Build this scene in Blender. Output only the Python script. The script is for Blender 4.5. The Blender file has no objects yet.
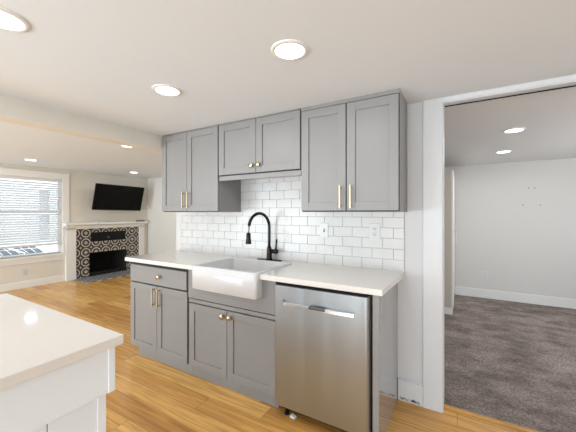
import bpy, bmesh, math, random
from mathutils import Vector, Matrix

random.seed(7)
S = bpy.context.scene
COL = S.collection
PI = math.pi

# ------------------------------------------------------------------ camera, world, exposure
cam_d = bpy.data.cameras.new('camera')
cam = bpy.data.objects.new('camera', cam_d)
COL.objects.link(cam)
cam.location = (0, 0, 1.331)
cam.rotation_euler = (PI / 2, 0, math.radians(30.2))
cam_d.sensor_width = 36
cam_d.lens = 36 * 297 / 576
cam_d.shift_y = -3.4 / 576
cam_d.clip_start = 0.05
S.camera = cam

w = bpy.data.worlds.new('world')
S.world = w
w.use_nodes = True
bg = w.node_tree.nodes['Background']
bg.inputs[0].default_value = (0.86, 0.93, 1.0, 1)
bg.inputs[1].default_value = 2.6

S.view_settings.view_transform = 'Standard'
S.view_settings.look = 'None'
S.view_settings.exposure = 0.0
S.view_settings.gamma = 1
S.view_settings.use_curve_mapping = False
S.cycles.denoising_prefilter = 'NONE'


def area_light(name, loc, rot, sx, sy, power, color):
    d = bpy.data.lights.new(name, 'AREA')
    d.shape = 'RECTANGLE'
    d.size, d.size_y = sx, sy
    d.energy = power
    d.color = color
    o = bpy.data.objects.new(name, d)
    COL.objects.link(o)
    o.location = loc
    o.rotation_euler = rot
    return o


# added fill through the front openings, daylight through the bedroom window (each lamp stands outside its opening)
area_light('fill_front', (-0.3, -3.6, .62), (PI / 2 + .04, 0, 0), 5.0, 1.1, 136, (0.82, 0.93, 1.0))  # added fill from behind the camera, set low for cabinets and ceiling
area_light('fill_living', (-4.9, -3.6, .70), (PI / 2 + .55, 0, 0), 2.8, 1.2, 230, (0.80, 0.92, 1.0))  # added fill, tilted up to brighten the living room ceiling
area_light('daylight_bedroom', (2.85, 3.75, 1.35), (0, PI / 2 + .25, 0), 1.1, 1.1, 42, (0.94, 0.97, 1.0))
sd = bpy.data.lights.new('sun', 'SUN')
sd.energy = 2.4
sd.angle = math.radians(12)
sd.color = (1.0, .98, .95)
so = bpy.data.objects.new('sun', sd)
COL.objects.link(so)
so.rotation_euler = Vector((-.42, -.55, -.72)).to_track_quat('-Z', 'Y').to_euler()
LAMP_POWER = 3.4

# ------------------------------------------------------------------ materials
def mat(name, color, rough=0.5, metal=0.0, spec=0.5, noise=0.0, nscale=8.0, bump=0.0, bscale=200.0, coat=0.0):
    m = bpy.data.materials.new(name)
    m.use_nodes = True
    nt = m.node_tree
    b = nt.nodes['Principled BSDF']
    b.inputs['Base Color'].default_value = (*color, 1)
    b.inputs['Roughness'].default_value = rough
    b.inputs['Metallic'].default_value = metal
    b.inputs['Specular IOR Level'].default_value = spec
    b.inputs['Coat Weight'].default_value = coat
    b.inputs['Coat Roughness'].default_value = 0.08
    tc = nt.nodes.new('ShaderNodeTexCoord')
    if noise > 0:
        n = nt.nodes.new('ShaderNodeTexNoise')
        n.inputs['Scale'].default_value = nscale
        n.inputs['Detail'].default_value = 3
        nt.links.new(tc.outputs['Object'], n.inputs['Vector'])
        r = nt.nodes.new('ShaderNodeValToRGB')
        r.color_ramp.elements[0].color = (*[c * (1 - noise) for c in color], 1)
        r.color_ramp.elements[1].color = (*[min(1, c * (1 + noise)) for c in color], 1)
        r.color_ramp.elements[0].position = 0.3
        r.color_ramp.elements[1].position = 0.7
        nt.links.new(n.outputs['Fac'], r.inputs[0])
        nt.links.new(r.outputs[0], b.inputs['Base Color'])
    if bump > 0:
        n2 = nt.nodes.new('ShaderNodeTexNoise')
        n2.inputs['Scale'].default_value = bscale
        nt.links.new(tc.outputs['Object'], n2.inputs['Vector'])
        bp = nt.nodes.new('ShaderNodeBump')
        bp.inputs['Strength'].default_value = bump
        bp.inputs['Distance'].default_value = 0.002
        nt.links.new(n2.outputs['Fac'], bp.inputs['Height'])
        nt.links.new(bp.outputs[0], b.inputs['Normal'])
    return m


def emit(name, color, strength):
    m = bpy.data.materials.new(name)
    m.use_nodes = True
    nt = m.node_tree
    nt.nodes.remove(nt.nodes['Principled BSDF'])
    e = nt.nodes.new('ShaderNodeEmission')
    e.inputs[0].default_value = (*color, 1)
    e.inputs[1].default_value = strength
    nt.links.new(e.outputs[0], nt.nodes['Material Output'].inputs[0])
    return m


M = {}
M['wall'] = mat('wall paint', (0.605, 0.605, 0.61), 0.75, bump=0.05, bscale=90)
M['wall_living'] = mat('living wall paint', (0.72, 0.665, 0.575), 0.8, bump=0.05, bscale=90)
M['wall_bed'] = mat('bedroom wall paint', (0.63, 0.61, 0.585), 0.8, bump=0.05, bscale=90)
M['wall_living_lit'] = mat('lit living wall paint', (0.70, 0.67, 0.62), 0.8)  # living wall paint made greyer to colour in the light on this facing
M['beam'] = mat('beam paint', (0.74, 0.70, 0.63), 0.8)
M['ceiling'] = mat('ceiling paint', (0.765, 0.805, 0.85), 0.85, bump=0.06, bscale=60)
M['ceiling_bed'] = mat('bedroom ceiling paint', (0.72, 0.705, 0.69), 0.85, bump=0.06, bscale=60)
M['trim'] = mat('white trim paint', (0.63, 0.635, 0.65), 0.4)
M['trim_bed'] = mat('bedroom trim paint', (0.74, 0.73, 0.71), 0.45)
M['cream'] = mat('cream trim paint', (0.82, 0.79, 0.735), 0.45)
M['grey'] = mat('grey cabinet paint', (0.248, 0.240, 0.237), 0.40, noise=0.02, nscale=3)
M['gap'] = mat('dark reveal', (0.02, 0.03, 0.032), 0.8)  # near-black sheet colour standing in for shade in the door gaps
M['panel_gloss'] = mat('satin grey end panel', (0.27, 0.27, 0.275), 0.04, spec=0.8, coat=0.5)
M['white_cab'] = mat('white island paint', (0.80, 0.84, 0.885), 0.35)
M['quartz'] = mat('white quartz', (0.73, 0.70, 0.66), 0.05, noise=0.015, nscale=60)
M['porcelain'] = mat('white fireclay', (0.62, 0.625, 0.63), 0.10, coat=0.1)
M['brass'] = mat('brushed brass', (0.60, 0.50, 0.34), 0.30, metal=1.0)
M['black_metal'] = mat('oil rubbed black metal', (0.018, 0.016, 0.015), 0.25, metal=0.6)
M['hose'] = mat('grey hose', (0.25, 0.25, 0.25), 0.35, metal=0.7)
M['black'] = mat('black plastic', (0.008, 0.008, 0.008), 0.5, spec=0.2)
M['soot'] = mat('sooty firebox lining', (0.006, 0.005, 0.005), 0.9, noise=0.4, nscale=12)
M['ash'] = mat('ash and char', (0.06, 0.04, 0.03), 0.95, noise=0.5, nscale=25)
M['screen'] = mat('dark glass screen', (0.004, 0.003, 0.003), 0.10, spec=0.10)
M['plate'] = mat('white plastic', (0.62, 0.62, 0.61), 0.3)
M['slot'] = mat('dark slot', (0.05, 0.05, 0.05), 0.6)
M['grout'] = mat('grey grout', (0.40, 0.395, 0.385), 0.9)
M['tile'] = mat('white glazed tile', (0.63, 0.62, 0.605), 0.30, spec=0.35, noise=0.02, nscale=5)
M['ring'] = mat('light trim ring', (0.80, 0.79, 0.78), 0.45)
M['lens'] = emit('glowing diffuser', (1.0, 0.97, 0.93), 7.0)
M['ward'] = mat('off white melamine', (0.50, 0.45, 0.385), 0.45)
M['ward_white'] = mat('white melamine', (0.78, 0.77, 0.74), 0.35)
M['anchor'] = mat('grey plastic anchor', (0.20, 0.20, 0.20), 0.6)
M['chip'] = mat('chipped caulk', (0.36, 0.33, 0.29), 0.95, noise=0.5, nscale=60)
M['foam'] = mat('white paper scrap', (0.85, 0.84, 0.80), 0.8)
M['paving'] = mat('pale concrete yard', (0.80, 0.81, 0.82), 0.9)
M['siding'] = mat('white lap siding', (0.80, 0.82, 0.84), 0.7)
M['asphalt'] = mat('dark roof shingle', (0.085, 0.095, 0.115), 0.7, noise=0.3, nscale=3)
M['pale_post'] = mat('white painted post', (0.85, 0.86, 0.87), 0.5)
M['dark_glass'] = mat('dark window glass', (0.34, 0.36, 0.39), 0.1)
M['slat'] = mat('white blind slat', (0.86, 0.87, 0.88), 0.45)
M['rail'] = mat('blind rail', (0.72, 0.70, 0.68), 0.5)
M['vinyl'] = mat('white vinyl sash', (0.84, 0.86, 0.88), 0.35)


def steel():
    m = mat('brushed stainless steel', (0.435, 0.48, 0.52), 0.30, metal=1.0)
    nt = m.node_tree
    b = nt.nodes['Principled BSDF']
    tc = nt.nodes.new('ShaderNodeTexCoord')
    mp = nt.nodes.new('ShaderNodeMapping')
    mp.inputs['Scale'].default_value = (420, 420, 2.0)
    n = nt.nodes.new('ShaderNodeTexNoise')
    n.inputs['Scale'].default_value = 1.0
    n.inputs['Detail'].default_value = 4
    nt.links.new(tc.outputs['Object'], mp.inputs[0])
    nt.links.new(mp.outputs[0], n.inputs['Vector'])
    mr = nt.nodes.new('ShaderNodeMapRange')
    mr.inputs['To Min'].default_value = 0.34
    mr.inputs['To Max'].default_value = 0.48
    nt.links.new(n.outputs['Fac'], mr.inputs[0])
    nt.links.new(mr.outputs[0], b.inputs['Roughness'])
    b.inputs['Anisotropic'].default_value = 0.6
    mp2 = nt.nodes.new('ShaderNodeMapping')
    mp2.inputs['Scale'].default_value = (7, 7, .5)
    nt.links.new(tc.outputs['Object'], mp2.inputs[0])
    n3 = nt.nodes.new('ShaderNodeTexNoise')
    n3.inputs['Scale'].default_value = 1.0
    n3.inputs['Detail'].default_value = 1
    nt.links.new(mp2.outputs[0], n3.inputs['Vector'])
    bp = nt.nodes.new('ShaderNodeBump')
    bp.inputs['Strength'].default_value = 0.6
    bp.inputs['Distance'].default_value = 0.02
    nt.links.new(n3.outputs['Fac'], bp.inputs['Height'])
    nt.links.new(bp.outputs[0], b.inputs['Normal'])
    return m


M['steel'] = steel()
M['latch'] = mat('dark steel latch', (0.22, 0.22, 0.22), 0.3, metal=1.0)
M['steel_bright'] = mat('polished steel', (0.82, 0.82, 0.82), 0.18, metal=1.0)


def glass_mat():
    m = bpy.data.materials.new('window glass')
    m.use_nodes = True
    nt = m.node_tree
    nt.nodes.remove(nt.nodes['Principled BSDF'])
    t = nt.nodes.new('ShaderNodeBsdfTransparent')
    t.inputs[0].default_value = (0.96, 0.98, 0.98, 1)
    g = nt.nodes.new('ShaderNodeBsdfGlossy')
    g.inputs['Roughness'].default_value = 0.02
    f = nt.nodes.new('ShaderNodeFresnel')
    f.inputs[0].default_value = 1.45
    mx = nt.nodes.new('ShaderNodeMixShader')
    nt.links.new(f.outputs[0], mx.inputs[0])
    nt.links.new(t.outputs[0], mx.inputs[1])
    nt.links.new(g.outputs[0], mx.inputs[2])
    nt.links.new(mx.outputs[0], nt.nodes['Material Output'].inputs[0])
    return m


M['glass'] = glass_mat()


class NT:
    """small helper for math nodes"""
    def __init__(s, nt):
        s.nt = nt

    def m(s, op, a, b=None, c=None):
        n = s.nt.nodes.new('ShaderNodeMath')
        n.operation = op
        for i, v in enumerate((a, b, c)):
            if v is None:
                continue
            if isinstance(v, (int, float)):
                n.inputs[i].default_value = v
            else:
                s.nt.links.new(v, n.inputs[i])
        return n.outputs[0]

    def mix(s, fac, a, b):
        n = s.nt.nodes.new('ShaderNodeMix')
        n.data_type = 'RGBA'
        for i, v in ((0, fac), (6, a), (7, b)):
            if isinstance(v, tuple):
                n.inputs[i].default_value = v
            elif isinstance(v, (int, float)):
                n.inputs[i].default_value = v
            else:
                s.nt.links.new(v, n.inputs[i])
        return n.outputs[2]


def oak():
    m = bpy.data.materials.new('oak plank floor')
    m.use_nodes = True
    nt = m.node_tree
    b = nt.nodes['Principled BSDF']
    h = NT(nt)
    tc = nt.nodes.new('ShaderNodeTexCoord')
    sp = nt.nodes.new('ShaderNodeSeparateXYZ')
    nt.links.new(tc.outputs['Object'], sp.inputs[0])
    X, Y = sp.outputs[0], sp.outputs[1]
    PWID, PLEN = 0.142, 1.5
    row = h.m('FLOOR', h.m('DIVIDE', Y, PWID))
    wn = nt.nodes.new('ShaderNodeTexWhiteNoise')
    wn.noise_dimensions = '1D'
    nt.links.new(row, wn.inputs['W'])
    xs = h.m('ADD', h.m('DIVIDE', X, PLEN), h.m('MULTIPLY', wn.outputs['Value'], 7.3))
    cell = h.m('FLOOR', xs)
    cb = nt.nodes.new('ShaderNodeCombineXYZ')
    nt.links.new(cell, cb.inputs[0])
    nt.links.new(row, cb.inputs[1])
    w2 = nt.nodes.new('ShaderNodeTexWhiteNoise')
    w2.noise_dimensions = '2D'
    nt.links.new(cb.outputs[0], w2.inputs['Vector'])
    ramp = nt.nodes.new('ShaderNodeValToRGB')
    els = ramp.color_ramp.elements
    els[0].position, els[0].color = 0.0, (0.60, 0.31, 0.085, 1)
    els[1].position, els[1].color = 1.0, (0.86, 0.53, 0.185, 1)
    e = els.new(0.5)
    e.color = (0.76, 0.43, 0.128, 1)
    nt.links.new(w2.outputs['Value'], ramp.inputs[0])
    # grain: noise stretched along the plank, shifted per plank
    cg = nt.nodes.new('ShaderNodeCombineXYZ')
    nt.links.new(h.m('ADD', h.m('MULTIPLY', X, 2.2), h.m('MULTIPLY', w2.outputs['Value'], 50)), cg.inputs[0])
    nt.links.new(h.m('MULTIPLY', Y, 40), cg.inputs[1])
    g = nt.nodes.new('ShaderNodeTexNoise')
    g.inputs['Scale'].default_value = 1.0
    g.inputs['Detail'].default_value = 5
    g.inputs['Distortion'].default_value = 0.8
    nt.links.new(cg.outputs[0], g.inputs['Vector'])
    gr = nt.nodes.new('ShaderNodeValToRGB')
    gr.color_ramp.elements[0].position, gr.color_ramp.elements[0].color = 0.28, (0.62, 0.54, 0.45, 1)
    gr.color_ramp.elements[1].position, gr.color_ramp.elements[1].color = 0.66, (1.08, 1.06, 1.02, 1)
    nt.links.new(g.outputs['Fac'], gr.inputs[0])
    mul = nt.nodes.new('ShaderNodeMix')
    mul.data_type = 'RGBA'
    mul.blend_type = 'MULTIPLY'
    mul.inputs[0].default_value = 1.0
    nt.links.new(ramp.outputs[0], mul.inputs[6])
    nt.links.new(gr.outputs[0], mul.inputs[7])
    # seams
    fy = h.m('FRACT', h.m('DIVIDE', Y, PWID))
    dy = h.m('MULTIPLY', h.m('MINIMUM', fy, h.m('SUBTRACT', 1.0, fy)), PWID)
    fx = h.m('FRACT', xs)
    dx = h.m('MULTIPLY', h.m('MINIMUM', fx, h.m('SUBTRACT', 1.0, fx)), PLEN)
    d = h.m('MINIMUM', dx, dy)
    seam = h.m('LESS_THAN', d, 0.0016)
    colr = h.mix(h.m('MULTIPLY', seam, 0.65), mul.outputs[2], (0.13, 0.055, 0.016, 1))
    nt.links.new(colr, b.inputs['Base Color'])
    b.inputs['Roughness'].default_value = 0.27
    b.inputs['Specular IOR Level'].default_value = 0.45
    bp = nt.nodes.new('ShaderNodeBump')
    bp.inputs['Strength'].default_value = 0.12
    bp.inputs['Distance'].default_value = 0.002
    nt.links.new(g.outputs['Fac'], bp.inputs['Height'])
    nt.links.new(bp.outputs[0], b.inputs['Normal'])
    return m


M['oak'] = oak()


def carpet_mat():
    m = bpy.data.materials.new('grey brown cut pile')
    m.use_nodes = True
    nt = m.node_tree
    b = nt.nodes['Principled BSDF']
    h = NT(nt)
    tc = nt.nodes.new('ShaderNodeTexCoord')
    mp = nt.nodes.new('ShaderNodeMapping')
    mp.inputs['Scale'].default_value = (2.4, 3.2, 1)
    nt.links.new(tc.outputs['Object'], mp.inputs[0])
    n1 = nt.nodes.new('ShaderNodeTexNoise')
    n1.inputs['Scale'].default_value = 1.3
    n1.inputs['Detail'].default_value = 6
    n1.inputs['Roughness'].default_value = 0.65
    nt.links.new(mp.outputs[0], n1.inputs['Vector'])
    n2 = nt.nodes.new('ShaderNodeTexNoise')
    n2.inputs['Scale'].default_value = 68
    n2.inputs['Detail'].default_value = 3
    n2.inputs['Roughness'].default_value = 0.7
    nt.links.new(tc.outputs['Object'], n2.inputs['Vector'])
    r1 = nt.nodes.new('ShaderNodeValToRGB')
    r1.color_ramp.elements[0].position, r1.color_ramp.elements[0].color = 0.34, (0.16, 0.130, 0.114, 1)
    r1.color_ramp.elements[1].position, r1.color_ramp.elements[1].color = 0.64, (0.36, 0.305, 0.272, 1)
    nt.links.new(n1.outputs['Fac'], r1.inputs[0])
    r2 = nt.nodes.new('ShaderNodeValToRGB')
    r2.color_ramp.elements[0].position, r2.color_ramp.elements[0].color = 0.30, (0.45, 0.45, 0.45, 1)
    r2.color_ramp.elements[1].position, r2.color_ramp.elements[1].color = 0.70, (1.45, 1.45, 1.45, 1)
    nt.links.new(n2.outputs['Fac'], r2.inputs[0])
    mul = nt.nodes.new('ShaderNodeMix')
    mul.data_type = 'RGBA'
    mul.blend_type = 'MULTIPLY'
    mul.inputs[0].default_value = 1.0
    nt.links.new(r1.outputs[0], mul.inputs[6])
    nt.links.new(r2.outputs[0], mul.inputs[7])
    nt.links.new(mul.outputs[2], b.inputs['Base Color'])
    b.inputs['Roughness'].default_value = 0.97
    b.inputs['Specular IOR Level'].default_value = 0.1
    bp = nt.nodes.new('ShaderNodeBump')
    bp.inputs['Strength'].default_value = 0.8
    bp.inputs['Distance'].default_value = 0.012
    nt.links.new(n2.outputs['Fac'], bp.inputs['Height'])
    nt.links.new(bp.outputs[0], b.inputs['Normal'])
    return m


M['carpet'] = carpet_mat()


def encaustic(name, axes, pale, dark, size=0.20, off=(0.0, 0.0)):
    """black and cream patterned cement tile: rings round a diamond, dots at the corners"""
    m = bpy.data.materials.new(name)
    m.use_nodes = True
    nt = m.node_tree
    b = nt.nodes['Principled BSDF']
    h = NT(nt)
    tc = nt.nodes.new('ShaderNodeTexCoord')
    sp = nt.nodes.new('ShaderNodeSeparateXYZ')
    nt.links.new(tc.outputs['Object'], sp.inputs[0])
    U, V = sp.outputs[axes[0]], sp.outputs[axes[1]]
    fu = h.m('SUBTRACT', h.m('FRACT', h.m('DIVIDE', h.m('ADD', U, off[0]), size)), 0.5)
    fv = h.m('SUBTRACT', h.m('FRACT', h.m('DIVIDE', h.m('ADD', V, off[1]), size)), 0.5)
    au, av = h.m('ABSOLUTE', fu), h.m('ABSOLUTE', fv)
    r = h.m('SQRT', h.m('ADD', h.m('MULTIPLY', fu, fu), h.m('MULTIPLY', fv, fv)))
    dia = h.m('ADD', au, av)

    def band(x, lo, hi):
        return h.m('MULTIPLY', h.m('GREATER_THAN', x, lo), h.m('LESS_THAN', x, hi))
    cu, cv = h.m('SUBTRACT', 0.5, au), h.m('SUBTRACT', 0.5, av)
    rc = h.m('SQRT', h.m('ADD', h.m('MULTIPLY', cu, cu), h.m('MULTIPLY', cv, cv)))
    pat = h.m('MAXIMUM', band(r, 0.35, 0.44), h.m('LESS_THAN', dia, 0.215))
    pat = h.m('MAXIMUM', pat, h.m('LESS_THAN', rc, 0.085))
    n = nt.nodes.new('ShaderNodeTexNoise')
    n.inputs['Scale'].default_value = 30
    nt.links.new(tc.outputs['Object'], n.inputs['Vector'])
    inner = h.mix(h.m('LESS_THAN', dia, 0.215), pale, tuple([pale[i] * 0.7 for i in range(3)] + [1]))
    darkn = h.mix(n.outputs['Fac'], dark, tuple([min(1, dark[i] * 1.8) for i in range(3)] + [1]))
    colr = h.mix(pat, darkn, inner)
    edge = h.m('GREATER_THAN', h.m('MAXIMUM', au, av), 0.492)
    colr = h.mix(h.m('MULTIPLY', edge, 0.6), colr, (0.25, 0.23, 0.2, 1))
    nt.links.new(colr, b.inputs['Base Color'])
    b.inputs['Roughness'].default_value = 0.55
    return m


M['pattern'] = encaustic('patterned cement tile', (1, 2), (0.60, 0.54, 0.45, 1), (0.030, 0.024, 0.020, 1), 0.1975, (-0.016, -0.022))
M['pattern_floor'] = encaustic('patterned hearth tile', (0, 1), (0.52, 0.53, 0.55, 1), (0.07, 0.07, 0.075, 1), 0.1975, (0.0, 0.0))


# ------------------------------------------------------------------ mesh helpers
def BM():
    return bmesh.new()


def box(bm, x0, x1, y0, y1, z0, z1, mi=0):
    v = [bm.verts.new(p) for p in ((x0, y0, z0), (x1, y0, z0), (x1, y1, z0), (x0, y1, z0),
                                   (x0, y0, z1), (x1, y0, z1), (x1, y1, z1), (x0, y1, z1))]
    fs = []
    for q in ((3, 2, 1, 0), (4, 5, 6, 7), (0, 1, 5, 4), (1, 2, 6, 5), (2, 3, 7, 6), (3, 0, 4, 7)):
        f = bm.faces.new([v[i] for i in q])
        f.material_index = mi
        fs.append(f)
    return v


def frame_of(axis):
    a = Vector(axis).normalized()
    t = Vector((0, 0, 1)) if abs(a.z) < 0.9 else Vector((1, 0, 0))
    u = a.cross(t).normalized()
    return a, u, a.cross(u)


def lathe(bm, base, axis, prof, n=24, mi=0):
    """revolve (radius, distance) pairs about an axis"""
    a, u, v = frame_of(axis)
    base = Vector(base)
    rings = []
    for r, d in prof:
        c = base + a * d
        if r < 1e-6:
            rings.append([bm.verts.new(c)])
        else:
            rings.append([bm.verts.new(c + (u * math.cos(2 * PI * k / n) + v * math.sin(2 * PI * k / n)) * r) for k in range(n)])
    for A, B in zip(rings, rings[1:]):
        for k in range(n):
            l = (k + 1) % n
            if len(A) == 1 and len(B) == 1:
                continue
            if len(A) == 1:
                f = bm.faces.new((A[0], B[l], B[k]))
            elif len(B) == 1:
                f = bm.faces.new((A[k], A[l], B[0]))
            else:
                f = bm.faces.new((A[k], A[l], B[l], B[k]))
            f.material_index = mi
            f.smooth = True
    for R, fl in ((rings[0], True), (rings[-1], False)):
        if len(R) > 1:
            f = bm.faces.new(R[::-1] if not fl else R)
            f.material_index = mi


def cyl(bm, p0, p1, r, n=20, mi=0):
    d = Vector(p1) - Vector(p0)
    lathe(bm, p0, d, [(r, 0), (r, d.length)], n, mi)


def tube(bm, pts, rads, n=14, mi=0):
    pts = [Vector(p) for p in pts]
    if not isinstance(rads, (list, tuple)):
        rads = [rads] * len(pts)
    rings = []
    u = None
    for i, p in enumerate(pts):
        t = (pts[min(i + 1, len(pts) - 1)] - pts[max(i - 1, 0)]).normalized()
        if u is None:
            _, u, _ = frame_of(t)
        u = (u - t * u.dot(t)).normalized()
        v = t.cross(u)
        rings.append([bm.verts.new(p + (u * math.cos(2 * PI * k / n) + v * math.sin(2 * PI * k / n)) * rads[i]) for k in range(n)])
    for A, B in zip(rings, rings[1:]):
        for k in range(n):
            l = (k + 1) % n
            f = bm.faces.new((A[k], A[l], B[l], B[k]))
            f.smooth = True
            f.material_index = mi
    bm.faces.new(rings[0][::-1])
    bm.faces.new(rings[-1])


def prism(bm, poly, z0, z1, mi=0):
    """vertical prism over a plan polygon"""
    lo = [bm.verts.new((x, y, z0)) for x, y in poly]
    hi = [bm.verts.new((x, y, z1)) for x, y in poly]
    n = len(poly)
    for k in range(n):
        l = (k + 1) % n
        bm.faces.new((lo[k], lo[l], hi[l], hi[k])).material_index = mi
    bm.faces.new(lo[::-1]).material_index = mi
    bm.faces.new(hi).material_index = mi


def obj(name, bm, mats, parent=None, bevel=0.0, seg=2):
    """one mesh object; shapes are given in world metres and moved into the parent's frame"""
    bmesh.ops.recalc_face_normals(bm, faces=bm.faces[:])
    if parent is not None:
        bm.transform(world_of(parent).inverted())
    me = bpy.data.meshes.new(name)
    bm.to_mesh(me)
    bm.free()
    for m in (mats if isinstance(mats, (list, tuple)) else [mats]):
        me.materials.append(m)
    o = bpy.data.objects.new(name, me)
    COL.objects.link(o)
    if parent is not None:
        o.parent = parent
    if bevel > 0:
        b = o.modifiers.new('bevel', 'BEVEL')
        b.width = bevel
        b.segments = seg
        b.limit_method = 'ANGLE'
        b.angle_limit = math.radians(50)
        b.harden_normals = False
    return o


def world_of(o):
    m = Matrix.LocRotScale(o.location, o.rotation_euler, o.scale)
    return m if o.parent is None else world_of(o.parent) @ m


def recenter(o, loc):
    """put a top-level mesh's origin at its base"""
    o.data.transform(Matrix.Translation(-Vector(loc)))
    o.location = loc
    return o


def thing(name, label, cat, loc, group=None):
    o = bpy.data.objects.new(name, None)
    COL.objects.link(o)
    o.location = loc
    o.empty_display_size = 0.1
    tag(o, label, cat, group)
    return o


def tag(o, label, cat, group=None):
    o['label'] = label
    o['category'] = cat
    if group:
        o['group'] = group
    return o


def struct(name, bm, mats, parent=None, bevel=0.0):
    o = obj(name, bm, mats, parent, bevel)
    if parent is None:
        o['kind'] = 'structure'
    return o


# ------------------------------------------------------------------ room shell
YW = 2.235          # kitchen wall face
ZC = 2.095          # kitchen ceiling
ZL = 2.165          # living room ceiling
XF = -6.66          # fireplace wall face
YB = 5.60           # bedroom far wall face
YFRONT = -3.3       # wall behind the camera
XR = 2.6

b = BM(); box(b, XF - .15, XR + .15, YFRONT - .15, 2.305, -0.1, 0)
box(b, XF - .15, -2.6, 2.305, 4.70, -0.1, 0)
struct('floor', b, M['oak'])
b = BM(); box(b, -1.2, XR + .15, 2.305, YB + .1, -0.1, -0.012)
struct('floor_bedroom', b, M['carpet'])
b = BM(); box(b, -2.57, XR + .15, YFRONT - .15, YW + .12, ZC, ZC + .1)
struct('ceiling', b, M['ceiling'])
b = BM(); box(b, XF - .15, -2.57, YFRONT - .15, 4.70, ZL, ZL + .1)
struct('ceiling_living', b, M['ceiling'])
b = BM(); box(b, -1.2, XR + .15, YW + .12, YB + .15, ZC, ZC + .1)
struct('ceiling_bedroom', b, M['ceiling_bed'])
b = BM(); box(b, -2.735, -2.57, YFRONT, YW, 1.96, ZL)
struct('beam_ceiling', b, M['beam'])
# kitchen wall with the wide doorway
DX0, DX1, DZ = -0.10, 1.75, 2.057
b = BM()
box(b, -2.735, DX0 - .015, YW, YW + .11, 0, ZL)
box(b, DX0 - .015, DX1 + .015, YW, YW + .11, DZ + .012, ZC)
box(b, DX1 + .015, XR, YW, YW + .11, 0, ZC)
struct('wall_back', b, M['wall'])
# door lining and casing
b = BM()
box(b, DX0 - .015, DX0, YW - .012, YW + .122, 0, DZ + .012)
box(b, DX1, DX1 + .015, YW - .012, YW + .122, 0, DZ + .012)
box(b, DX0, DX1, YW - .012, YW + .122, DZ, DZ + .012)
struct('trim_doorway_lining', b, M['trim'], bevel=.002)
b = BM()
box(b, -0.224, DX0 - .006, YW - .020, YW, 0, ZC)
box(b, DX1 + .006, DX1 + .12, YW - .020, YW, 0, ZC)
box(b, DX0 - .006, DX1 + .006, YW - .0195, YW, DZ + .006, ZC)
struct('trim_doorway_casing', b, M['trim'], bevel=.003)
b = BM()
box(b, DX0, DX1, 2.285, 2.315, -.001, .010)
struct('trim_threshold', b, M['oak'], bevel=.003)
# pocket track in the head of the doorway
b = BM()
box(b, DX0 + .005, DX1 - .005, YW + .050, YW + .062, DZ - .005, DZ)
struct('trim_doorway_track', b, M['black'])
# baseboards
b = BM()
box(b, -0.388, -0.2245, YW - .014, YW, 0.0, .145)
box(b, -0.388, -0.2245, YW - .010, YW, .145, .155)
bb = struct('baseboard_back', b, M['trim'], bevel=.002)
b = BM()
for k in range(26):
    t = random.random()
    x = -0.376 + .146 * t
    zz = .018 + random.uniform(-.006, .010)
    s = random.uniform(.003, .0095)
    box(b, x - s, x + s, YW - .0155, YW - .0135, zz - s * .6, zz + s * .6)
struct('baseboard_back_chips', b, M['chip'], parent=bb)
b = BM()
box(b, -2.735, -2.723, YW - .004, YW + .114, 0, ZL)
struct('trim_wall_end', b, M['trim'])

# living room walls
WY0, WY1, WZ0, WZ1 = 1.80, 2.765, 0.555, 1.965   # window opening
b = BM()
box(b, XF - .15, XF, YFRONT, WY0, 0, ZL)
box(b, XF - .15, XF, WY1, 3.235, 0, ZL)
box(b, XF - .15, XF, 4.03, 4.70, 0, ZL)
box(b, XF - .15, XF, 3.235, 4.03, .50, ZL)
box(b, XF - .15, XF, WY0, WY1, 0, WZ0)
box(b, XF - .15, XF, WY0, WY1, WZ1, ZL)
struct('wall_left', b, M['wall_living'])
b = BM(); box(b, XF, -2.62, 4.58, 4.70, 0, ZL)
struct('wall_living_end', b, M['wall_living_lit'])
b = BM(); box(b, -2.735, -2.62, YW + .11, 4.58, 0, ZL)
struct('wall_living_divider', b, M['wall'])
b = BM(); box(b, XF, XF + .014, YFRONT, 2.80, 0, .125)
struct('baseboard_left', b, M['cream'], bevel=.003)
b = BM(); box(b, XF, XF + .012, WY1 + .13, 4.58, ZL - .03, ZL)
struct('trim_cornice', b, M['wall_living'])

# wall behind the camera, two wide openings added to let fill light in
b = BM()
for x0, x1 in ((XF, -6.3), (-3.5, -2.8), (2.2, XR)):
    box(b, x0, x1, YFRONT - .12, YFRONT, 0, ZL)
for x0, x1 in ((-6.3, -3.5), (-2.8, 2.2)):
    box(b, x0, x1, YFRONT - .12, YFRONT, 0, .06)
    box(b, x0, x1, YFRONT - .12, YFRONT, 2.03, ZL)
struct('wall_front', b, M['wall'])
b = BM(); box(b, XR, XR + .12, YFRONT, YW, 0, ZC)
struct('wall_right', b, M['wall'])
n = 2
for x0, x1 in ((-6.3, -3.5), (-2.8, 2.2)):
    b = BM()
    k = 3
    for i in range(k + 1):
        xx = x0 + (x1 - x0) * i / k
        box(b, max(x0, xx - .03), min(x1, xx + .03), YFRONT - .08, YFRONT - .03, .06, 2.03)
    box(b, x0, x1, YFRONT - .08, YFRONT - .03, .06, .12)
    box(b, x0, x1, YFRONT - .08, YFRONT - .03, 1.98, 2.03)
    o = struct('window_%d' % n, b, M['vinyl'])  # unseen frames standing in the added openings
    n += 1
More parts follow.
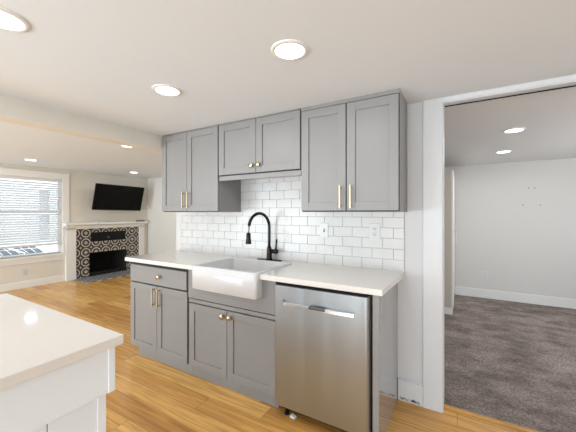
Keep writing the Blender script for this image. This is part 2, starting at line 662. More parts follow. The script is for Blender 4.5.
# dividing return between kitchen and hall stays open; bedroom walls
b = BM(); box(b, -1.2, XR + .12, YB, YB + .12, 0, ZC)
struct('wall_bedroom_far', b, M['wall_bed'])
b = BM(); box(b, -1.2, -1.08, YW + .11, YB, 0, ZC)
struct('wall_bedroom_left', b, M['wall_bed'])
b = BM()
box(b, XR, XR + .12, YW + .11, 3.15, 0, ZC)
box(b, XR, XR + .12, 4.35, YB, 0, ZC)
box(b, XR, XR + .12, 3.15, 4.35, 0, .85)
box(b, XR, XR + .12, 3.15, 4.35, 2.0, ZC)
struct('wall_bedroom_right', b, M['wall_bed'])
b = BM()
for y0, y1, z0, z1 in ((3.15, 3.19, .85, 2.0), (4.31, 4.35, .85, 2.0), (3.19, 4.31, .85, .89), (3.19, 4.31, 1.96, 2.0), (3.73, 3.77, .89, 1.96)):
    box(b, XR + .03, XR + .08, y0, y1, z0, z1)
struct('window_4', b, M['vinyl'])
b = BM()
box(b, -.08, XR, YB - .014, YB, -.012, .115)
box(b, -.08, XR, YB - .009, YB, .115, .125)
struct('baseboard_bedroom', b, M['trim_bed'], bevel=.002)

# subway tile on the kitchen wall: real tiles proud of a grout bed
TH, TW, G = .0762, .1528, .0030
Z0 = .9165
b = BM()
TX0, TX1 = -2.655, -.3455
box(b, -2.722, TX1, YW - .006, YW - .0005, .90, 1.66, 1)
rows = int((1.66 - Z0) / TH) + 1
for r in range(rows):
    z0, z1 = (Z0 + r * TH + G / 2 if r else .902), min(Z0 + (r + 1) * TH - G / 2, 1.66)
    if z1 - z0 < .006:
        continue
    ph = -.801 if r % 2 == 0 else -.724
    k = math.floor((TX0 - ph) / TW)
    while True:
        a, c = ph + k * TW + G / 2, ph + (k + 1) * TW - G / 2
        k += 1
        if a > TX1:
            break
        a, c = max(a, TX0), min(c, TX1 - .001)
        if c - a < .008:
            continue
        box(b, a, c, YW - .0095, YW - .005, z0, z1, 0)
box(b, -2.722, TX0 - .002, YW - .0095, YW - .005, .902, 1.34, 0)
struct('wall_backsplash', b, [M['tile'], M['grout']], bevel=.0012)

# ------------------------------------------------------------------ fireside window (window_1) and the blind
b = BM()
XI = XF + .018
box(b, XF, XI, WY1, WY1 + .115, 1.125, WZ1 + .11)
box(b, XF, XI, WY0 - .115, WY0, .42, WZ1 + .11)
box(b, XF, XI, WY0, WY1, WZ1, WZ1 + .11)
box(b, XF, XF + .026, WY0 - .13, WY1 + .128, WZ1 + .095, WZ1 + .122)
box(b, XF, XI, WY0, 2.81, .43, WZ0 - .04)
box(b, XF, XI, WY1, 2.805, WZ0, 1.125)
win = struct('window_1', b, M['cream'], bevel=.003)
b = BM()
box(b, XF - .10, XF + .045, WY0 - .02, 2.80, WZ0 - .04, WZ0)
struct('window_sill', b, M['cream'], parent=win, bevel=.004)
b = BM()
XS = XF - .10
ZM = 1.345
for y0, y1 in ((WY0, WY0 + .05), (WY1 - .045, WY1)):
    box(b, XS, XS + .05, y0, y1, WZ0, WZ1)
box(b, XS, XS + .05, WY0 + .05, WY1 - .045, WZ0, WZ0 + .03)
box(b, XS, XS + .05, WY0 + .05, WY1 - .045, WZ1 - .05, WZ1)
box(b, XS, XS + .05, WY0 + .05, WY1 - .045, ZM - .02, ZM + .02)
struct('window_sash', b, M['vinyl'], parent=win, bevel=.003)
b = BM()
box(b, XS + .022, XS + .026, WY0 + .04, WY1 - .04, WZ0 + .02, WZ1 - .04)
struct('window_pane', b, M['glass'], parent=win)

BY0, BY1 = WY0 + .006, WY1 - .008
bl = thing('window_blind', 'white horizontal slat blind lowered most of the way over the living room window', 'blind', (XF - .02, (BY0 + BY1) / 2, .70))
b = BM(); box(b, XF - .052, XF + .004, BY0, BY1, 1.915, 1.962)
obj('headrail', b, M['rail'], bl, bevel=.003)
b = BM()
zz = .79
tilt = math.radians(40)
while zz < 1.905:
    dxs, dzs = .024 * math.cos(tilt), .024 * math.sin(tilt)
    xc = XF - .024
    v = []
    for y in (BY0 + .004, BY1 - .004):
        for q in (-1, 0, 1):
            for t in (0, .0022):
                v.append(b.verts.new((xc + q * dxs, y, zz - q * dzs + (0.0025 if q == 0 else 0) + t)))
    # two ends, three columns, two layers
    A, B2 = v[:6], v[6:]
    for q in (0, 2):
        b.faces.new((A[q + 1], A[q + 3], B2[q + 3], B2[q + 1]))
        b.faces.new((A[q], B2[q], B2[q + 2], A[q + 2]))
    b.faces.new((A[0], A[1], B2[1], B2[0]))
    b.faces.new((A[4], B2[4], B2[5], A[5]))
    b.faces.new((A[0], A[2], A[3], A[1])); b.faces.new((A[2], A[4], A[5], A[3]))
    b.faces.new((B2[0], B2[1], B2[3], B2[2])); b.faces.new((B2[2], B2[3], B2[5], B2[4]))
    zz += .0415
obj('slats', b, M['slat'], bl)
b = BM(); box(b, XF - .050, XF + .002, BY0 + .002, BY1 - .002, .722, .756)
obj('bottom_rail', b, M['rail'], bl, bevel=.004)
for y in (BY0 + .12, (BY0 + BY1) / 2, BY1 - .12):
    b = BM()
    for dx in (.0012, -.0495):
        tube(b, [(XF + dx, y, .735), (XF + dx, y, 1.92)], .0011, 6)
    obj('ladder_cord', b, M['slat'], bl)
b = BM(); tube(b, [(XF + .008, BY1 - .07, 1.925), (XF + .010, BY1 - .07, 1.32)], .004, 8)
obj('tilt_wand', b, M['slat'], bl)

# outside the window
b = BM(); box(b, -22, XF - .16, -6, 12, -.35, -.25)
struct('ground_yard', b, M['paving'])
hs = thing('neighbour_house', 'white lap sided neighbour house seen through the blind', 'house', (-10.9, 1.6, -.25))
b = BM()
HY = 3.93
z = -.25
while z < 4.2:
    vs = [b.verts.new(p) for p in ((-10.88, -3.0, z), (-10.88, HY, z), (-10.9, HY, z + .16), (-10.9, -3.0, z + .16), (-11.0, -3.0, z), (-11.0, HY, z), (-11.0, HY, z + .16), (-11.0, -3.0, z + .16))]
    for q in ((0, 1, 2, 3), (4, 7, 6, 5), (0, 4, 5, 1), (3, 2, 6, 7), (0, 3, 7, 4), (1, 5, 6, 2)):
        b.faces.new([vs[i] for i in q])
    z += .16
box(b, -14, -11.0, -3.0, HY, -.25, 4.2)
obj('siding', b, M['siding'], hs)
b = BM()
for y0, y1, z0, z1 in ((4.20, 4.25, .4, 2.1), (4.55, 4.60, .4, 2.1), (4.25, 4.55, .4, .45), (4.25, 4.55, 2.05, 2.1), (4.25, 4.55, 1.28, 1.32)):
    box(b, -11.9, -11.82, y0, y1, z0, z1)
fr = obj('window_frame', b, M['pale_post'], hs)
b = BM(); box(b, -11.89, -11.86, 4.25, 4.55, .45, 2.05)
obj('window_pane', b, M['dark_glass'], fr)
b = BM(); box(b, -14, -11.88, HY, 9.0, -.25, 4.2)
obj('rear_wing', b, M['siding'], hs)
# low glazed frame with dark lights beside the house
sh = thing('cold_frame', 'low dark glazed frame with white bars standing outside below the blind', 'cold frame', (-8.6, 2.75, -.25))
CYA, CYB, CZL, CZH = 2.42, 3.16, .405, .545
b = BM(); box(b, -9.1, -8.5, CYA, CYB, -.25, CZL - .01)
obj('base_box', b, M['pale_post'], sh)
b = BM()
vs = [b.verts.new(p) for p in ((-8.5, CYA, CZL), (-8.5, CYB, CZL), (-9.1, CYB, CZH), (-9.1, CYA, CZH), (-9.1, CYA, CZL - .01), (-9.1, CYB, CZL - .01))]
for q in ((0, 1, 2, 3), (3, 2, 5, 4), (0, 3, 4), (1, 5, 2), (0, 4, 5, 1)):
    b.faces.new([vs[i] for i in q])
obj('glazed_lid', b, M['asphalt'], sh)
b = BM()
def lid_pt(y, t, lift=.006):
    return (-8.5 - .6 * t, y, CZL + (CZH - CZL) * t + lift)
for k in range(6):
    y = CYA + .01 + k * (CYB - CYA - .02) / 5
    tube(b, [lid_pt(y, 0), lid_pt(y, 1)], .007, 6)
tube(b, [lid_pt(2.80, 0), lid_pt(2.58, 1)], .020, 6)
for t in (.5, .97):
    tube(b, [lid_pt(CYA + .01, t), lid_pt(CYB - .01, t)], .008, 6)
obj('glazing_bars', b, M['pale_post'], sh)

# ------------------------------------------------------------------ fireplace
fp = thing('fireplace', 'white mantel fireplace with black and cream patterned tile and dark firebox', 'fireplace', (XF, 3.65, 0))
XT = XF + .03      # tile face
FY0, FY1 = 2.985, 4.325
for y0, y1 in ((2.812, FY0), (FY1, 4.46)):
    b = BM(); box(b, XF, XF + .055, y0, y1, 0, 1.02)
    p = obj('pilaster', b, M['cream'], fp, bevel=.003)
    b = BM(); box(b, XF, XF + .065, y0 - .006, y1 + .006 * (y0 > 4), 0, .13)
    obj('plinth_block', b, M['cream'], p, bevel=.003)
b = BM()
box(b, XF, XF + .055, 2.812, 4.46, 1.0, 1.06)
obj('frieze', b, M['cream'], fp, bevel=.003)
b = BM()
prof = [(0, 1.055), (.075, 1.055), (.085, 1.068), (.11, 1.078), (.125, 1.088), (.14, 1.088), (.14, 1.122), (0, 1.122)]
y0, y1 = 2.775, 4.50
A = [b.verts.new((XF + x, y0, z)) for x, z in prof]
B = [b.verts.new((XF + x, y1, z)) for x, z in prof]
for k in range(len(prof)):
    l = (k + 1) % len(prof)
    b.faces.new((A[k], A[l], B[l], B[k]))
b.faces.new(A); b.faces.new(B[::-1])
obj('mantel_shelf', b, M['cream'], fp, bevel=.003)
# tiled surround with two openings
OY0, OY1, OZ1 = 3.235, 4.03, .50
VY0, VY1, VZ0, VZ1 = 3.265, 3.995, .725, .92
b = BM()
box(b, XF, XT, FY0, OY0, 0, 1.0)
box(b, XF, XT, OY1, FY1, 0, 1.0)
box(b, XF, XT, OY0, OY1, OZ1, VZ0)
box(b, XF, XT, OY0, OY1, VZ1, 1.0)
box(b, XF, XT, OY0, VY0, VZ0, VZ1)
box(b, XF, XT, VY1, OY1, VZ0, VZ1)
obj('tile_surround', b, M['pattern'], fp)
b = BM()   # firebox: a hollow reaching back through the wall
XK = XF - .42
box(b, XK - .02, XK, OY0 + .08, OY1 - .08, 0, OZ1)
prism(b, [(XT - .002, OY0), (XT - .002, OY0 + .004), (XK, OY0 + .10), (XK, OY0 + .08), (XF - .16, OY0 - .01), (XF - .16, OY0)], 0, OZ1)
prism(b, [(XT - .002, OY1 - .004), (XT - .002, OY1), (XF - .16, OY1), (XF - .16, OY1 + .01), (XK, OY1 - .08), (XK, OY1 - .10)], 0, OZ1)
box(b, XK, XT - .002, OY0, OY1, OZ1 - .004, OZ1)
box(b, XK, XT + .001, OY0, OY1, .0, .014)
fb = obj('firebox', b, M['soot'], fp)
b = BM()
pp = [(OY0 + .05 + k * .07, .026 + (.006 + .03 * random.random()) * (k % 2)) for k in range(11)]
tube(b, [(XF - .12, y, z) for y, z in pp], [.006 + .005 * random.random() for _ in pp], 8)
obj('ash_bed', b, M['ash'], fb)
b = BM()
box(b, XF + .001, XT + .004, VY0, VY1, VZ0, VZ1)
box(b, XT + .004, XT + .009, VY0, VY1, VZ0, VZ0 + .018)
box(b, XT + .004, XT + .009, VY0, VY1, VZ1 - .018, VZ1)
for k in range(6):
    box(b, XT + .004, XT + .007, VY0 + .02, VY1 - .02, VZ0 + .03 + k * .024, VZ0 + .036 + k * .024)
v = obj('vent_grille', b, M['black'], fp)
b = BM(); lathe(b, (XT + .004, 3.62, .80), (1, 0, 0), [(.03, 0), (.03, .006), (.022, .009), (0, .009)], 18)
obj('damper_knob', b, M['slot'], v)
b = BM(); box(b, XF, -6.09, 2.93, 4.30, 0.0, .012)
obj('hearth', b, M['pattern_floor'], fp, bevel=.002)

tv = thing('television', 'black flat screen television tilted forward above the mantel', 'television', (XF, 3.74, 1.64))
C = Vector((-6.40, 3.745, 1.645))
phi = math.asin(.14 / .56)
up = Vector((math.sin(phi), 0, math.cos(phi)))
nrm = Vector((math.cos(phi), 0, -math.sin(phi)))
yv = Vector((0, 1, 0))
roll = math.radians(-.9)
yv2 = yv * math.cos(roll) + up * math.sin(roll)
up2 = up * math.cos(roll) - yv * math.sin(roll)
MX = Matrix(((yv2.x, up2.x, nrm.x, C.x), (yv2.y, up2.y, nrm.y, C.y), (yv2.z, up2.z, nrm.z, C.z), (0, 0, 0, 1)))
W2, H2 = .527, .275
b = BM(); box(b, -W2, W2, -H2, H2, -.035, -.002); box(b, -.3, .3, -.18, .12, -.065, -.035); b.transform(MX)
obj('housing', b, M['black'], tv, bevel=.003)
b = BM(); box(b, -W2 + .008, W2 - .008, -H2 + .014, H2 - .008, -.003, .0); b.transform(MX)
obj('screen', b, M['screen'], tv)
b = BM()
tube(b, [(XF + .02, 3.70, 1.66), (XF + .12, 3.76, 1.66), tuple(C - nrm * .06)], .018, 10)
box(b, XF + .002, XF + .02, 3.60, 3.80, 1.52, 1.80)
obj('wall_bracket', b, M['black'], tv)

b = BM(); box(b, XF + .045, XF + .085, 4.24, 4.45, 1.1222, 1.145)
rc = tag(recenter(obj('remote_control', b, M['black'], None, bevel=.006), (XF + .065, 4.345, 1.1222)), 'small black remote lying at the end of the white mantel shelf', 'remote')
rt = thing('media_box', 'small flat white box lying on the mantel under the television', 'box', (XF + .07, 3.50, 1.1222))
b = BM(); box(b, XF + .03, XF + .11, 3.40, 3.54, 1.1222, 1.137)
obj('case', b, M['plate'], rt, bevel=.004)
b = BM(); tube(b, [(XF + .07, 3.54, 1.130), (XF + .075, 3.57, 1.142), (XF + .07, 3.62, 1.127), (XF + .06, 3.66, 1.126)], .003, 8)
obj('cable', b, M['hose'], rt)


# ------------------------------------------------------------------ outlets and switch
def wall_plate(name, label, cat, c, axis, kind, group=None, w=.072, hgt=.117):
    """c = centre on the wall face; axis 'y-' faces the camera, 'x+' faces right"""
    t = thing(name, label, cat, c, group)
    def bx(bm, u0, u1, d0, d1, z0, z1):
        if axis == 'y-':
            box(bm, c[0] + u0, c[0] + u1, c[1] - d1, c[1] - d0, c[2] + z0, c[2] + z1)
        else:
            box(bm, c[0] + d0, c[0] + d1, c[1] + u0, c[1] + u1, c[2] + z0, c[2] + z1)
    b = BM(); bx(b, -w / 2, w / 2, 0, .006, -hgt / 2, hgt / 2)
    obj('cover_plate', b, M['plate'], t, bevel=.002)
    if kind == 'switch':
        b = BM(); bx(b, -.006, .006, .0045, .007, -.013, .013)
        s = obj('toggle_slot', b, M['slot'], t)
        b = BM(); bx(b, -.004, .004, .006, .016, -.002, .010)
        obj('toggle', b, M['plate'], t, bevel=.001)
    else:
        for dz in (.021, -.021):
            b = BM(); bx(b, -.0165, .0165, .0055, .0078, dz - .0145, dz + .0145)
            r = obj('receptacle', b, M['plate'], t, bevel=.003)
            b = BM()
            bx(b, -.0085, -.0055, .0072, .0082, dz - .004, dz + .007)
            bx(b, .0055, .0085, .0072, .0082, dz - .004, dz + .007)
            bx(b, -.0025, .0025, .0072, .0082, dz - .012, dz - .007)
            obj('slot', b, M['slot'], r)
    return t


wall_plate('light_switch', 'white toggle switch plate on the subway tile beside the outlet', 'switch', (-.956, YW - .0096, 1.188), 'y-', 'switch', w=.070, hgt=.118)
wall_plate('wall_outlet', 'white duplex outlet on the subway tile above the dishwasher counter end', 'outlet', (-.552, YW - .0096, 1.190), 'y-', 'outlet', w=.078, hgt=.122)
wall_plate('wall_outlet', 'white outlet low on the beige wall under the blind window', 'outlet', (XF, 2.205, .285), 'x+', 'outlet')
wall_plate('wall_outlet', 'white outlet low on the far wall of the carpeted room', 'outlet', (.322, YB, .345), 'y-', 'outlet', w=.085, hgt=.125)


# ------------------------------------------------------------------ cabinets
def shaker_door(parent, x0, x1, z0, z1, yf, name='door', st=.057, th=.020):
    b = BM()
    box(b, x0, x0 + st, yf, yf + th, z0, z1)
    box(b, x1 - st, x1, yf, yf + th, z0, z1)
    box(b, x0 + st, x1 - st, yf, yf + th, z0, z0 + st)
    box(b, x0 + st, x1 - st, yf, yf + th, z1 - st, z1)
    box(b, x0 + st - .004, x1 - st + .004, yf + .009, yf + th - .002, z0 + st - .004, z1 - st + .004)
    return obj(name, b, M['grey'], parent, bevel=.0012)


def bar_handle(parent, x, z0, z1, yf):
    b = BM()
    r = .0052
    box(b, x - r, x + r, yf - .032, yf - .022, z0, z1)
    for z in (z0 + .018, z1 - .018):
        cyl(b, (x, yf - .024, z), (x, yf + .001, z), .0045, 12)
    obj('handle', b, M['brass'], parent, bevel=.0015)


def knob(parent, x, z, yf):
    b = BM()
    lathe(b, (x, yf + .001, z), (0, -1, 0), [(.0085, 0), (.0065, .004), (.0055, .012), (.008, .017), (.0175, .020), (.019, .023), (.019, .028), (.017, .031), (0, .0315)], 28)
    obj('knob', b, M['brass'], parent)


UY = 1.915
UB = 1.335
def upper(name, label, x0, x1, z0, doors, pulls, UT=2.081):
    t = thing(name, label, 'wall cabinet', ((x0 + x1) / 2, YW, z0), 'grey wall cabinets over the counter')
    b = BM(); box(b, x0, x1, UY + .021, YW - .0105, z0, ZC - .0005)
    obj('body', b, M['grey'], t, bevel=.001)
    b = BM(); box(b, x0 + .003, x1 - .003, UY + .0185, UY + .0215, z0 + .003, UT + .008)
    obj('shade_backing', b, M['gap'], t)
    for (a, c), pl in zip(doors, pulls):
        d = shaker_door(t, a, c, z0 + .010, UT, UY)
        if pl[0] == 'bar':
            bar_handle(d, pl[1], pl[2], pl[3], UY)
        else:
            knob(d, pl[1], pl[2], UY)
    b = BM(); box(b, x0, x1, UY + .006, UY + .021, UT + .006, ZC - .0005)
    obj('top_filler', b, M['grey'], t, bevel=.001)
    return t


upper('wall_cabinet', 'tall grey wall cabinet with brass bar pulls nearest the living room', -2.562, -1.815, UB,
      [(-2.560, -2.208), (-2.203, -1.820)], [('bar', -2.238, 1.372, 1.523), ('bar', -2.172, 1.372, 1.523)])
m = upper('wall_cabinet', 'short grey wall cabinet with round brass knobs above the faucet', -1.811, -1.011, 1.642,
      [(-1.806, -1.414), (-1.409, -1.015)], [('knob', -1.447, 1.708), ('knob', -1.378, 1.710)])
b = BM(); box(b, -1.811, -1.011, UY + .012, UY + .032, 1.605, 1.6418)
obj('light_rail', b, M['grey'], m, bevel=.001)
upper('wall_cabinet', 'tall grey wall cabinet with brass bar pulls beside the white doorway casing', -1.007, -.325, UB,
      [(-1.002, -.668), (-.660, -.331)], [('bar', -.700, 1.360, 1.516), ('bar', -.628, 1.360, 1.516)], UT=2.064)

BY = 1.670
def base_body(t, x0, x1, ztop=.878, kick=(0, 0)):
    b = BM()
    box(b, x0, x1, BY + .021, YW - .001, .088, ztop)
    o = obj('body', b, M['grey'], t, bevel=.001)
    b = BM(); box(b, x0 + kick[0], x1 + kick[1], BY + .045, YW - .05, 0, .088)
    obj('toe_kick', b, M['grey'], t)
    return o


LX0, LX1, SX1 = -2.690, -1.908, -1.068
t = thing('base_cabinet', 'grey base cabinet with one drawer over two doors left of the sink', 'base cabinet', ((LX0 + LX1) / 2, 1.95, 0))
base_body(t, LX0, LX1, kick=(.06, 0))
b = BM(); box(b, LX0 + .004, LX1 - .002, BY + .0185, BY + .0215, .095, .874)
obj('shade_backing', b, M['gap'], t)
b = BM(); box(b, LX0 + .002, LX1 - .020, BY, BY + .020, .695, .848)
d = obj('drawer', b, M['grey'], t, bevel=.002)
knob(d, -2.262, .772, BY)
d = shaker_door(t, LX0 + .004, -2.304, .098, .684, BY)
bar_handle(d, -2.333, .508, .672, BY)
d = shaker_door(t, -2.299, LX1 - .012, .098, .684, BY)
bar_handle(d, -2.262, .508, .672, BY)

t = thing('base_cabinet', 'grey base cabinet with two round brass knobs under the white apron sink', 'base cabinet', ((LX1 + SX1) / 2, 1.95, 0))
b = BM()
box(b, LX1 + .0015, SX1, BY + .021, YW - .001, .088, .70)
box(b, -1.8005, -1.1765, BY + .003, BY + .0205, .7006, .7455)
box(b, LX1 + .0015, -1.8005, BY + .003, YW - .001, .70, .878)
box(b, -1.1765, SX1, BY + .003, YW - .001, .70, .878)
box(b, LX1 + .0015, SX1, BY + .003, BY + .021, .645, .7005)
obj('body', b, M['grey'], t, bevel=.001)
b = BM(); box(b, LX1 + .0015, SX1 - .002, BY + .045, YW - .05, 0, .088)
obj('toe_kick', b, M['grey'], t)
b = BM(); box(b, LX1 + .006, SX1 - .006, BY + .0185, BY + .0215, .095, .645)
obj('shade_backing', b, M['gap'], t)
b = BM(); box(b, LX1 + .010, SX1 - .004, BY + .001, BY + .018, .612, .640)
obj('rail', b, M['grey'], t, bevel=.001)
d = shaker_door(t, LX1 + .012, -1.497, .098, .604, BY)
knob(d, -1.530, .560, BY)
d = shaker_door(t, -1.492, SX1 - .004, .098, .604, BY)
knob(d, -1.459, .562, BY)

t = tag(recenter((lambda b: (box(b, -.425, -.390, BY - .004, YW - .001, 0, .8785), obj('end_panel', b, M['panel_gloss'], None, bevel=.0015))[1])(BM()), (-.4075, 1.95, 0)),
        'satin grey full height end panel standing between dishwasher and doorway wall', 'cabinet panel')

# ------------------------------------------------------------------ worktop with the sink cut-out, sink, faucet
CX0, CX1, CY0, CY1, CZ0, CZ1 = -2.722, -.362, 1.636, YW - .0105, .8795, .914
SX_A, SX_B, SYB = -1.802, -1.174, 2.100
b = BM()
prism(b, [(CX0, CY0), (SX_A, CY0), (SX_A, SYB), (SX_B, SYB), (SX_B, CY0), (CX1 - .003, CY0), (CX1 + .019, CY1), (CX0, CY1)], CZ0, CZ1)
ct = tag(recenter(obj('worktop', b, M['quartz'], None, bevel=.003), (-1.54, 1.93, CZ0)), 'long white quartz worktop with a sink cut-out along the tiled wall', 'countertop')

sk = thing('farmhouse_sink', 'white apron front farmhouse sink set into the grey cabinet run', 'sink', (-1.475, 1.85, .745))
def rrect(x0, x1, y0, y1, r, n=6, front_r=None):
    pts = []
    for cx, cy, a0 in ((x1 - r, y0 + r, -90), (x1 - r, y1 - r, 0), (x0 + r, y1 - r, 90), (x0 + r, y0 + r, 180)):
        for k in range(n + 1):
            a = math.radians(a0 + 90 * k / n)
            pts.append((cx + r * math.cos(a), cy + r * math.sin(a)))
    return pts
b = BM()
OX0, OX1, OYA, OYB = -1.7985, -1.178, 1.600, 2.096
outer = rrect(OX0, OX1, OYA, OYB, .026)
out_in = rrect(OX0 + .006, OX1 - .006, OYA + .006, OYB - .006, .022)
i_top = rrect(OX0 + .024, OX1 - .024, OYA + .030, OYB - .022, .028)
i_top2 = rrect(OX0 + .029, OX1 - .029, OYA + .035, OYB - .027, .026)
i_bot = rrect(OX0 + .045, OX1 - .045, OYA + .05, OYB - .045, .035)
i_flr = rrect(OX0 + .075, OX1 - .075, OYA + .08, OYB - .075, .05)
loops = [(out_in, .746), (outer, .752), (outer, .919), (out_in, .9255), (i_top, .9255), (i_top2, .920), (i_bot, .760), (i_flr, .752)]
rings = [[b.verts.new((x, y, z)) for x, y in L] for L, z in loops]
for A, B in zip(rings, rings[1:]):
    for k in range(len(A)):
        l = (k + 1) % len(A)
        f = b.faces.new((A[k], A[l], B[l], B[k])); f.smooth = True
b.faces.new(rings[0][::-1]); b.faces.new(rings[-1])
obj('basin', b, M['porcelain'], sk)
b = BM(); lathe(b, (-1.475, 1.88, .7525), (0, 0, 1), [(.045, 0), (.045, .002), (.036, .003), (.030, .0005), (0, .0005)], 28)
obj('drain', b, M['steel_bright'], sk)

FX, FYY = -1.450, 2.165
fa = thing('kitchen_faucet', 'dark bronze gooseneck pull-down faucet standing behind the white sink', 'faucet', (FX, FYY, CZ1))
b = BM()
prism(b, rrect(FX - .125, FX + .125, FYY - .028, FYY + .028, .027), CZ1 + .0002, CZ1 + .009)
obj('base_plate', b, M['black_metal'], fa, bevel=.002)
b = BM(); lathe(b, (FX, FYY, CZ1 + .009), (0, 0, 1), [(.029, 0), (.029, .006), (.024, .012), (.0225, .085), (.020, .10), (.0165, .112)], 28)
obj('body', b, M['black_metal'], fa)
dirv = Vector((-.17, -1, 0)).normalized()
R = .120
zc = 1.204
pts = [(FX, FYY, CZ1 + .11), (FX, FYY, 1.08)]
for k in range(0, 19):
    a = PI * k / 18 * .95
    p = Vector((FX, FYY, zc)) + dirv * (R - R * math.cos(a)) + Vector((0, 0, R * math.sin(a)))
    pts.append(tuple(p))
b = BM(); tube(b, pts, .0130, 18)
obj('spout', b, M['black_metal'], fa)
e = Vector(pts[-1])
tip = e + Vector((0, 0, -.062)) + dirv * .006
b = BM(); tube(b, [tuple(e), tuple((e + tip) / 2), tuple(tip)], .0065, 12)
obj('hose', b, M['hose'], fa)
b = BM(); lathe(b, tuple(tip + Vector((0, 0, .006))), (0, 0, -1), [(.0, 0), (.014, .001), (.018, .008), (.0185, .045), (.024, .080), (.025, .088), (.020, .091), (0, .091)], 24)
obj('spray_head', b, M['black_metal'], fa)
b = BM(); lathe(b, (FX + .010, FYY, .995), (1, 0, 0), [(.019, 0), (.019, .045), (.021, .050), (.021, .068), (.017, .074), (0, .074)], 24)
hb = obj('valve_housing', b, M['black_metal'], fa)
b = BM(); tube(b, [(FX + .068, FYY, 1.008), (FX + .074, FYY - .004, 1.045), (FX + .084, FYY - .012, 1.10)], [.0075, .0065, .0085], 12)
obj('lever', b, M['black_metal'], fa)

# ------------------------------------------------------------------ dishwasher
dw = thing('dishwasher', 'stainless steel dishwasher with recessed bar handle under the counter end', 'dishwasher', (-.747, 1.95, 0))
DA, DB, DF = -1.056, -.440, 1.640
b = BM()
box(b, DA + .004, DB + .008, DF + .055, YW - .03, .10, .868)
box(b, DA + .02, DB - .01, DF + .09, YW - .05, .016, .10)
obj('tub', b, M['black'], dw)
b = BM()   # door with softly rounded vertical edges
poly = []
r = .022
for cx, a0 in ((DB - r, -90),):
    for k in range(7):
        a = math.radians(a0 + 90 * k / 6)
        poly.append((cx + r * math.cos(a), DF + r + r * math.sin(a)))
poly += [(DB, DF + .052), (DA, DF + .052)]
r2 = .010
for k in range(7):
    a = math.radians(180 + 90 * k / 6)
    poly.append((DA + r2 + r2 * math.cos(a), DF + r2 + r2 * math.sin(a)))
prism(b, poly, .078, .742)
prism(b, poly, .772, .858)
hx0, hx1 = -.992, -.520
right_end = [(hx1, DF)] + poly[:7] + [(DB, DF + .052), (hx1, DF + .052)]
left_end = [(DA, DF + .052)] + poly[9:] + [(hx0, DF), (hx0, DF + .052)]
prism(b, right_end, .742, .772)
prism(b, left_end, .742, .772)
obj('door', b, M['steel'], dw)
b = BM(); box(b, hx0, hx1, DF + .020, DF + .050, .740, .774)
obj('handle_recess', b, M['steel'], dw)
b = BM()
N = 16
for lo in (0,):
    ring = []
    for k in range(N + 1):
        x = hx0 + .001 + (hx1 - hx0 - .002) * k / N
        bow = .010 * math.sin(PI * k / N)
        ring.append([b.verts.new((x, y, z)) for y, z in ((DF - .003 - bow, .733), (DF + .018, .733), (DF + .018, .755), (DF - .001 - bow, .757))])
    for A, B in zip(ring, ring[1:]):
        for q in range(4):
            s = (q + 1) % 4
            b.faces.new((A[q], A[s], B[s], B[q]))
    b.faces.new(ring[0]); b.faces.new(ring[-1][::-1])
h = obj('handle', b, M['steel_bright'], dw, bevel=.003)
b = BM(); box(b, -.805, -.695, DF - .0145, DF + .012, .741, .758)
obj('latch', b, M['latch'], h, bevel=.003)
b = BM(); box(b, DA + .01, DB - .01, DF + .02, DF + .05, .8585, .8665)
obj('control_strip', b, M['black'], dw)
b = BM(); box(b, DA + .01, DB - .004, DF + .075, DF + .088, .016, .098)
obj('toe_panel', b, M['black'], dw)
for x in (DA + .06, DB - .06):
    b = BM(); lathe(b, (x, DF + .055, 0), (0, 0, 1), [(.016, 0), (.016, .012), (.007, .014), (.007, .10)], 14)
    obj('levelling_foot', b, M['black'], dw)
b = BM()
vs = [b.verts.new(p) for p in ((-.962, 1.672, .001), (-.925, 1.668, .001), (-.920, 1.700, .001), (-.958, 1.702, .001), (-.960, 1.676, .016), (-.930, 1.674, .007), (-.928, 1.698, .009), (-.955, 1.700, .018))]
for q in ((3, 2, 1, 0), (4, 5, 6, 7), (0, 1, 5, 4), (1, 2, 6, 5), (2, 3, 7, 6), (3, 0, 4, 7)):
    b.faces.new([vs[i] for i in q])
tag(recenter(obj('paper_scrap', b, M['foam'], None, bevel=.002), (-.96, 1.68, .001)), 'small white scrap lying on the oak floor under the dishwasher edge', 'scrap')

# ------------------------------------------------------------------ island
b = BM(); box(b, -2.030, -1.000, -1.10, .598, .881, .914)
tag(recenter(obj('island_worktop', b, M['quartz'], None, bevel=.003), (-1.5, -.25, .881)), 'thick white quartz top of the kitchen island nearest the camera', 'countertop')
il = thing('kitchen_island', 'white painted island base under the quartz top in the foreground', 'kitchen island', (-1.5, -.25, 0))
b = BM(); box(b, -1.98, -1.045, -1.05, .555, 0, .8805)
obj('body', b, M['white_cab'], il, bevel=.001)
b = BM(); box(b, -1.9805, -1.020, -1.06, .576, .727, .8805)
ap = obj('apron', b, M['white_cab'], il, bevel=.0015)
b = BM(); box(b, -1.0225, -1.0165, .556, .5785, .727, .8800)
obj('corner_bead', b, M['white_cab'], ap, bevel=.002)
for y0, y1 in ((.395, .5555), (-.55, .392)):
    b = BM(); box(b, -1.046, -1.036, y0, y1, .0, .7265)
    obj('side_panel', b, M['white_cab'], il, bevel=.0015)
b = BM(); box(b, -1.0365, -1.0325, .53, .5565, .0, .7265)
obj('corner_post', b, M['white_cab'], il, bevel=.001)


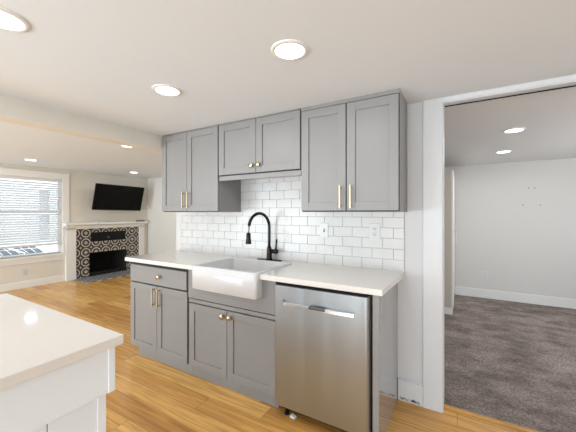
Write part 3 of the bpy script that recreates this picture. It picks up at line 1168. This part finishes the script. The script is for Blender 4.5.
# ------------------------------------------------------------------ bedroom furniture and marks
wd = thing('wardrobe', 'tall off-white wardrobe standing just inside the carpeted room', 'wardrobe', (-.45, 5.0, -.012))
b = BM(); box(b, -.80, -.105, 4.46, 5.585, .07, 1.895)
obj('body', b, M['ward'], wd, bevel=.003)
for y0, y1 in ((4.465, 5.02), (5.026, 5.58)):
    b = BM(); box(b, -.1045, -.086, y0, y1, .075, 1.89)
    d = obj('door', b, M['ward_white'], wd, bevel=.002)
    if y0 < 5:
        b = BM()
        tube(b, [(-.088, 4.93, 1.06), (-.060, 4.93, 1.05), (-.052, 4.93, .96), (-.060, 4.93, .87), (-.088, 4.93, .86)], .007, 10)
        obj('handle', b, M['trim'], d)
b = BM(); box(b, -.80, -.095, 4.455, 5.585, -.012, .075)
obj('plinth', b, M['trim_bed'], wd, bevel=.002)

for x, z, lab in ((.869, 1.695, 'upper dark screw anchor of the four, on the bare far wall, farther from the doorway light'),
                  (.940, 1.693, ''), (.803, 1.446, ''), (1.003, 1.443, '')):
    b = BM(); lathe(b, (x, YB + .002, z), (0, -1, 0), [(.0085, 0), (.0085, .005), (.005, .006), (.003, .003), (0, .003)], 14)
    o = recenter(obj('wall_anchor', b, M['anchor'], None), (x, YB, z))
    nm = {(.869): 'grey screw anchor in the bare wall, upper pair, the one nearer the wardrobe',
          (.940): 'grey screw anchor in the bare wall, upper pair, the one farther from the wardrobe',
          (.803): 'grey screw anchor in the bare wall, lower pair, the one nearer the wardrobe',
          (1.003): 'grey screw anchor in the bare wall, lower pair, the one farther from the wardrobe'}[x]
    tag(o, nm, 'wall anchor', 'screw anchors on the far wall')


# ------------------------------------------------------------------ recessed ceiling lights
def downlight(x, y, z, label, r=.088, power=LAMP_POWER):
    t = thing('recessed_light', label, 'ceiling light', (x, y, z), 'round recessed ceiling lights')
    b = BM()
    lathe(b, (x, y, z + .001), (0, 0, -1), [(r, 0), (r, .004), (r - .006, .008), (r - .018, .009), (r - .020, .004)], 40)
    obj('trim_ring', b, M['ring'], t)
    b = BM()
    lathe(b, (x, y, z), (0, 0, -1), [(r - .0195, 0), (r - .0195, .0065), (r * .5, .0075), (0, .0075)], 40)
    obj('diffuser', b, M['lens'], t)
    d = bpy.data.lights.new('lamp', 'AREA')
    d.shape = 'DISK'
    d.size = .13
    d.energy = power
    d.color = (.96, .97, 1.0)
    o = bpy.data.objects.new('lamp', d)
    COL.objects.link(o)
    o.parent = t
    o.location = (0, 0, -.012)
    return t


downlight(-.695, 1.210, ZC, 'round recessed ceiling light nearest the tall cabinet beside the doorway')
downlight(-1.583, 1.222, ZC, 'round recessed kitchen ceiling light in front of the wall cabinet nearest the living room')
downlight(-1.560, .440, ZC, 'round recessed kitchen ceiling light above the island, cut by the picture corner')
downlight(-3.585, 2.195, ZL, 'recessed living room ceiling light close to the dropped beam')
downlight(-5.855, 2.008, ZL, 'recessed living room ceiling light in front of the blind window')
downlight(-5.840, 3.705, ZL, 'recessed living room ceiling light above the television')
downlight(.425, 3.426, ZC, 'recessed ceiling light in the carpeted room nearer the doorway', power=5)
downlight(.461, 4.565, ZC, 'recessed ceiling light in the carpeted room nearer the far wall', power=5)
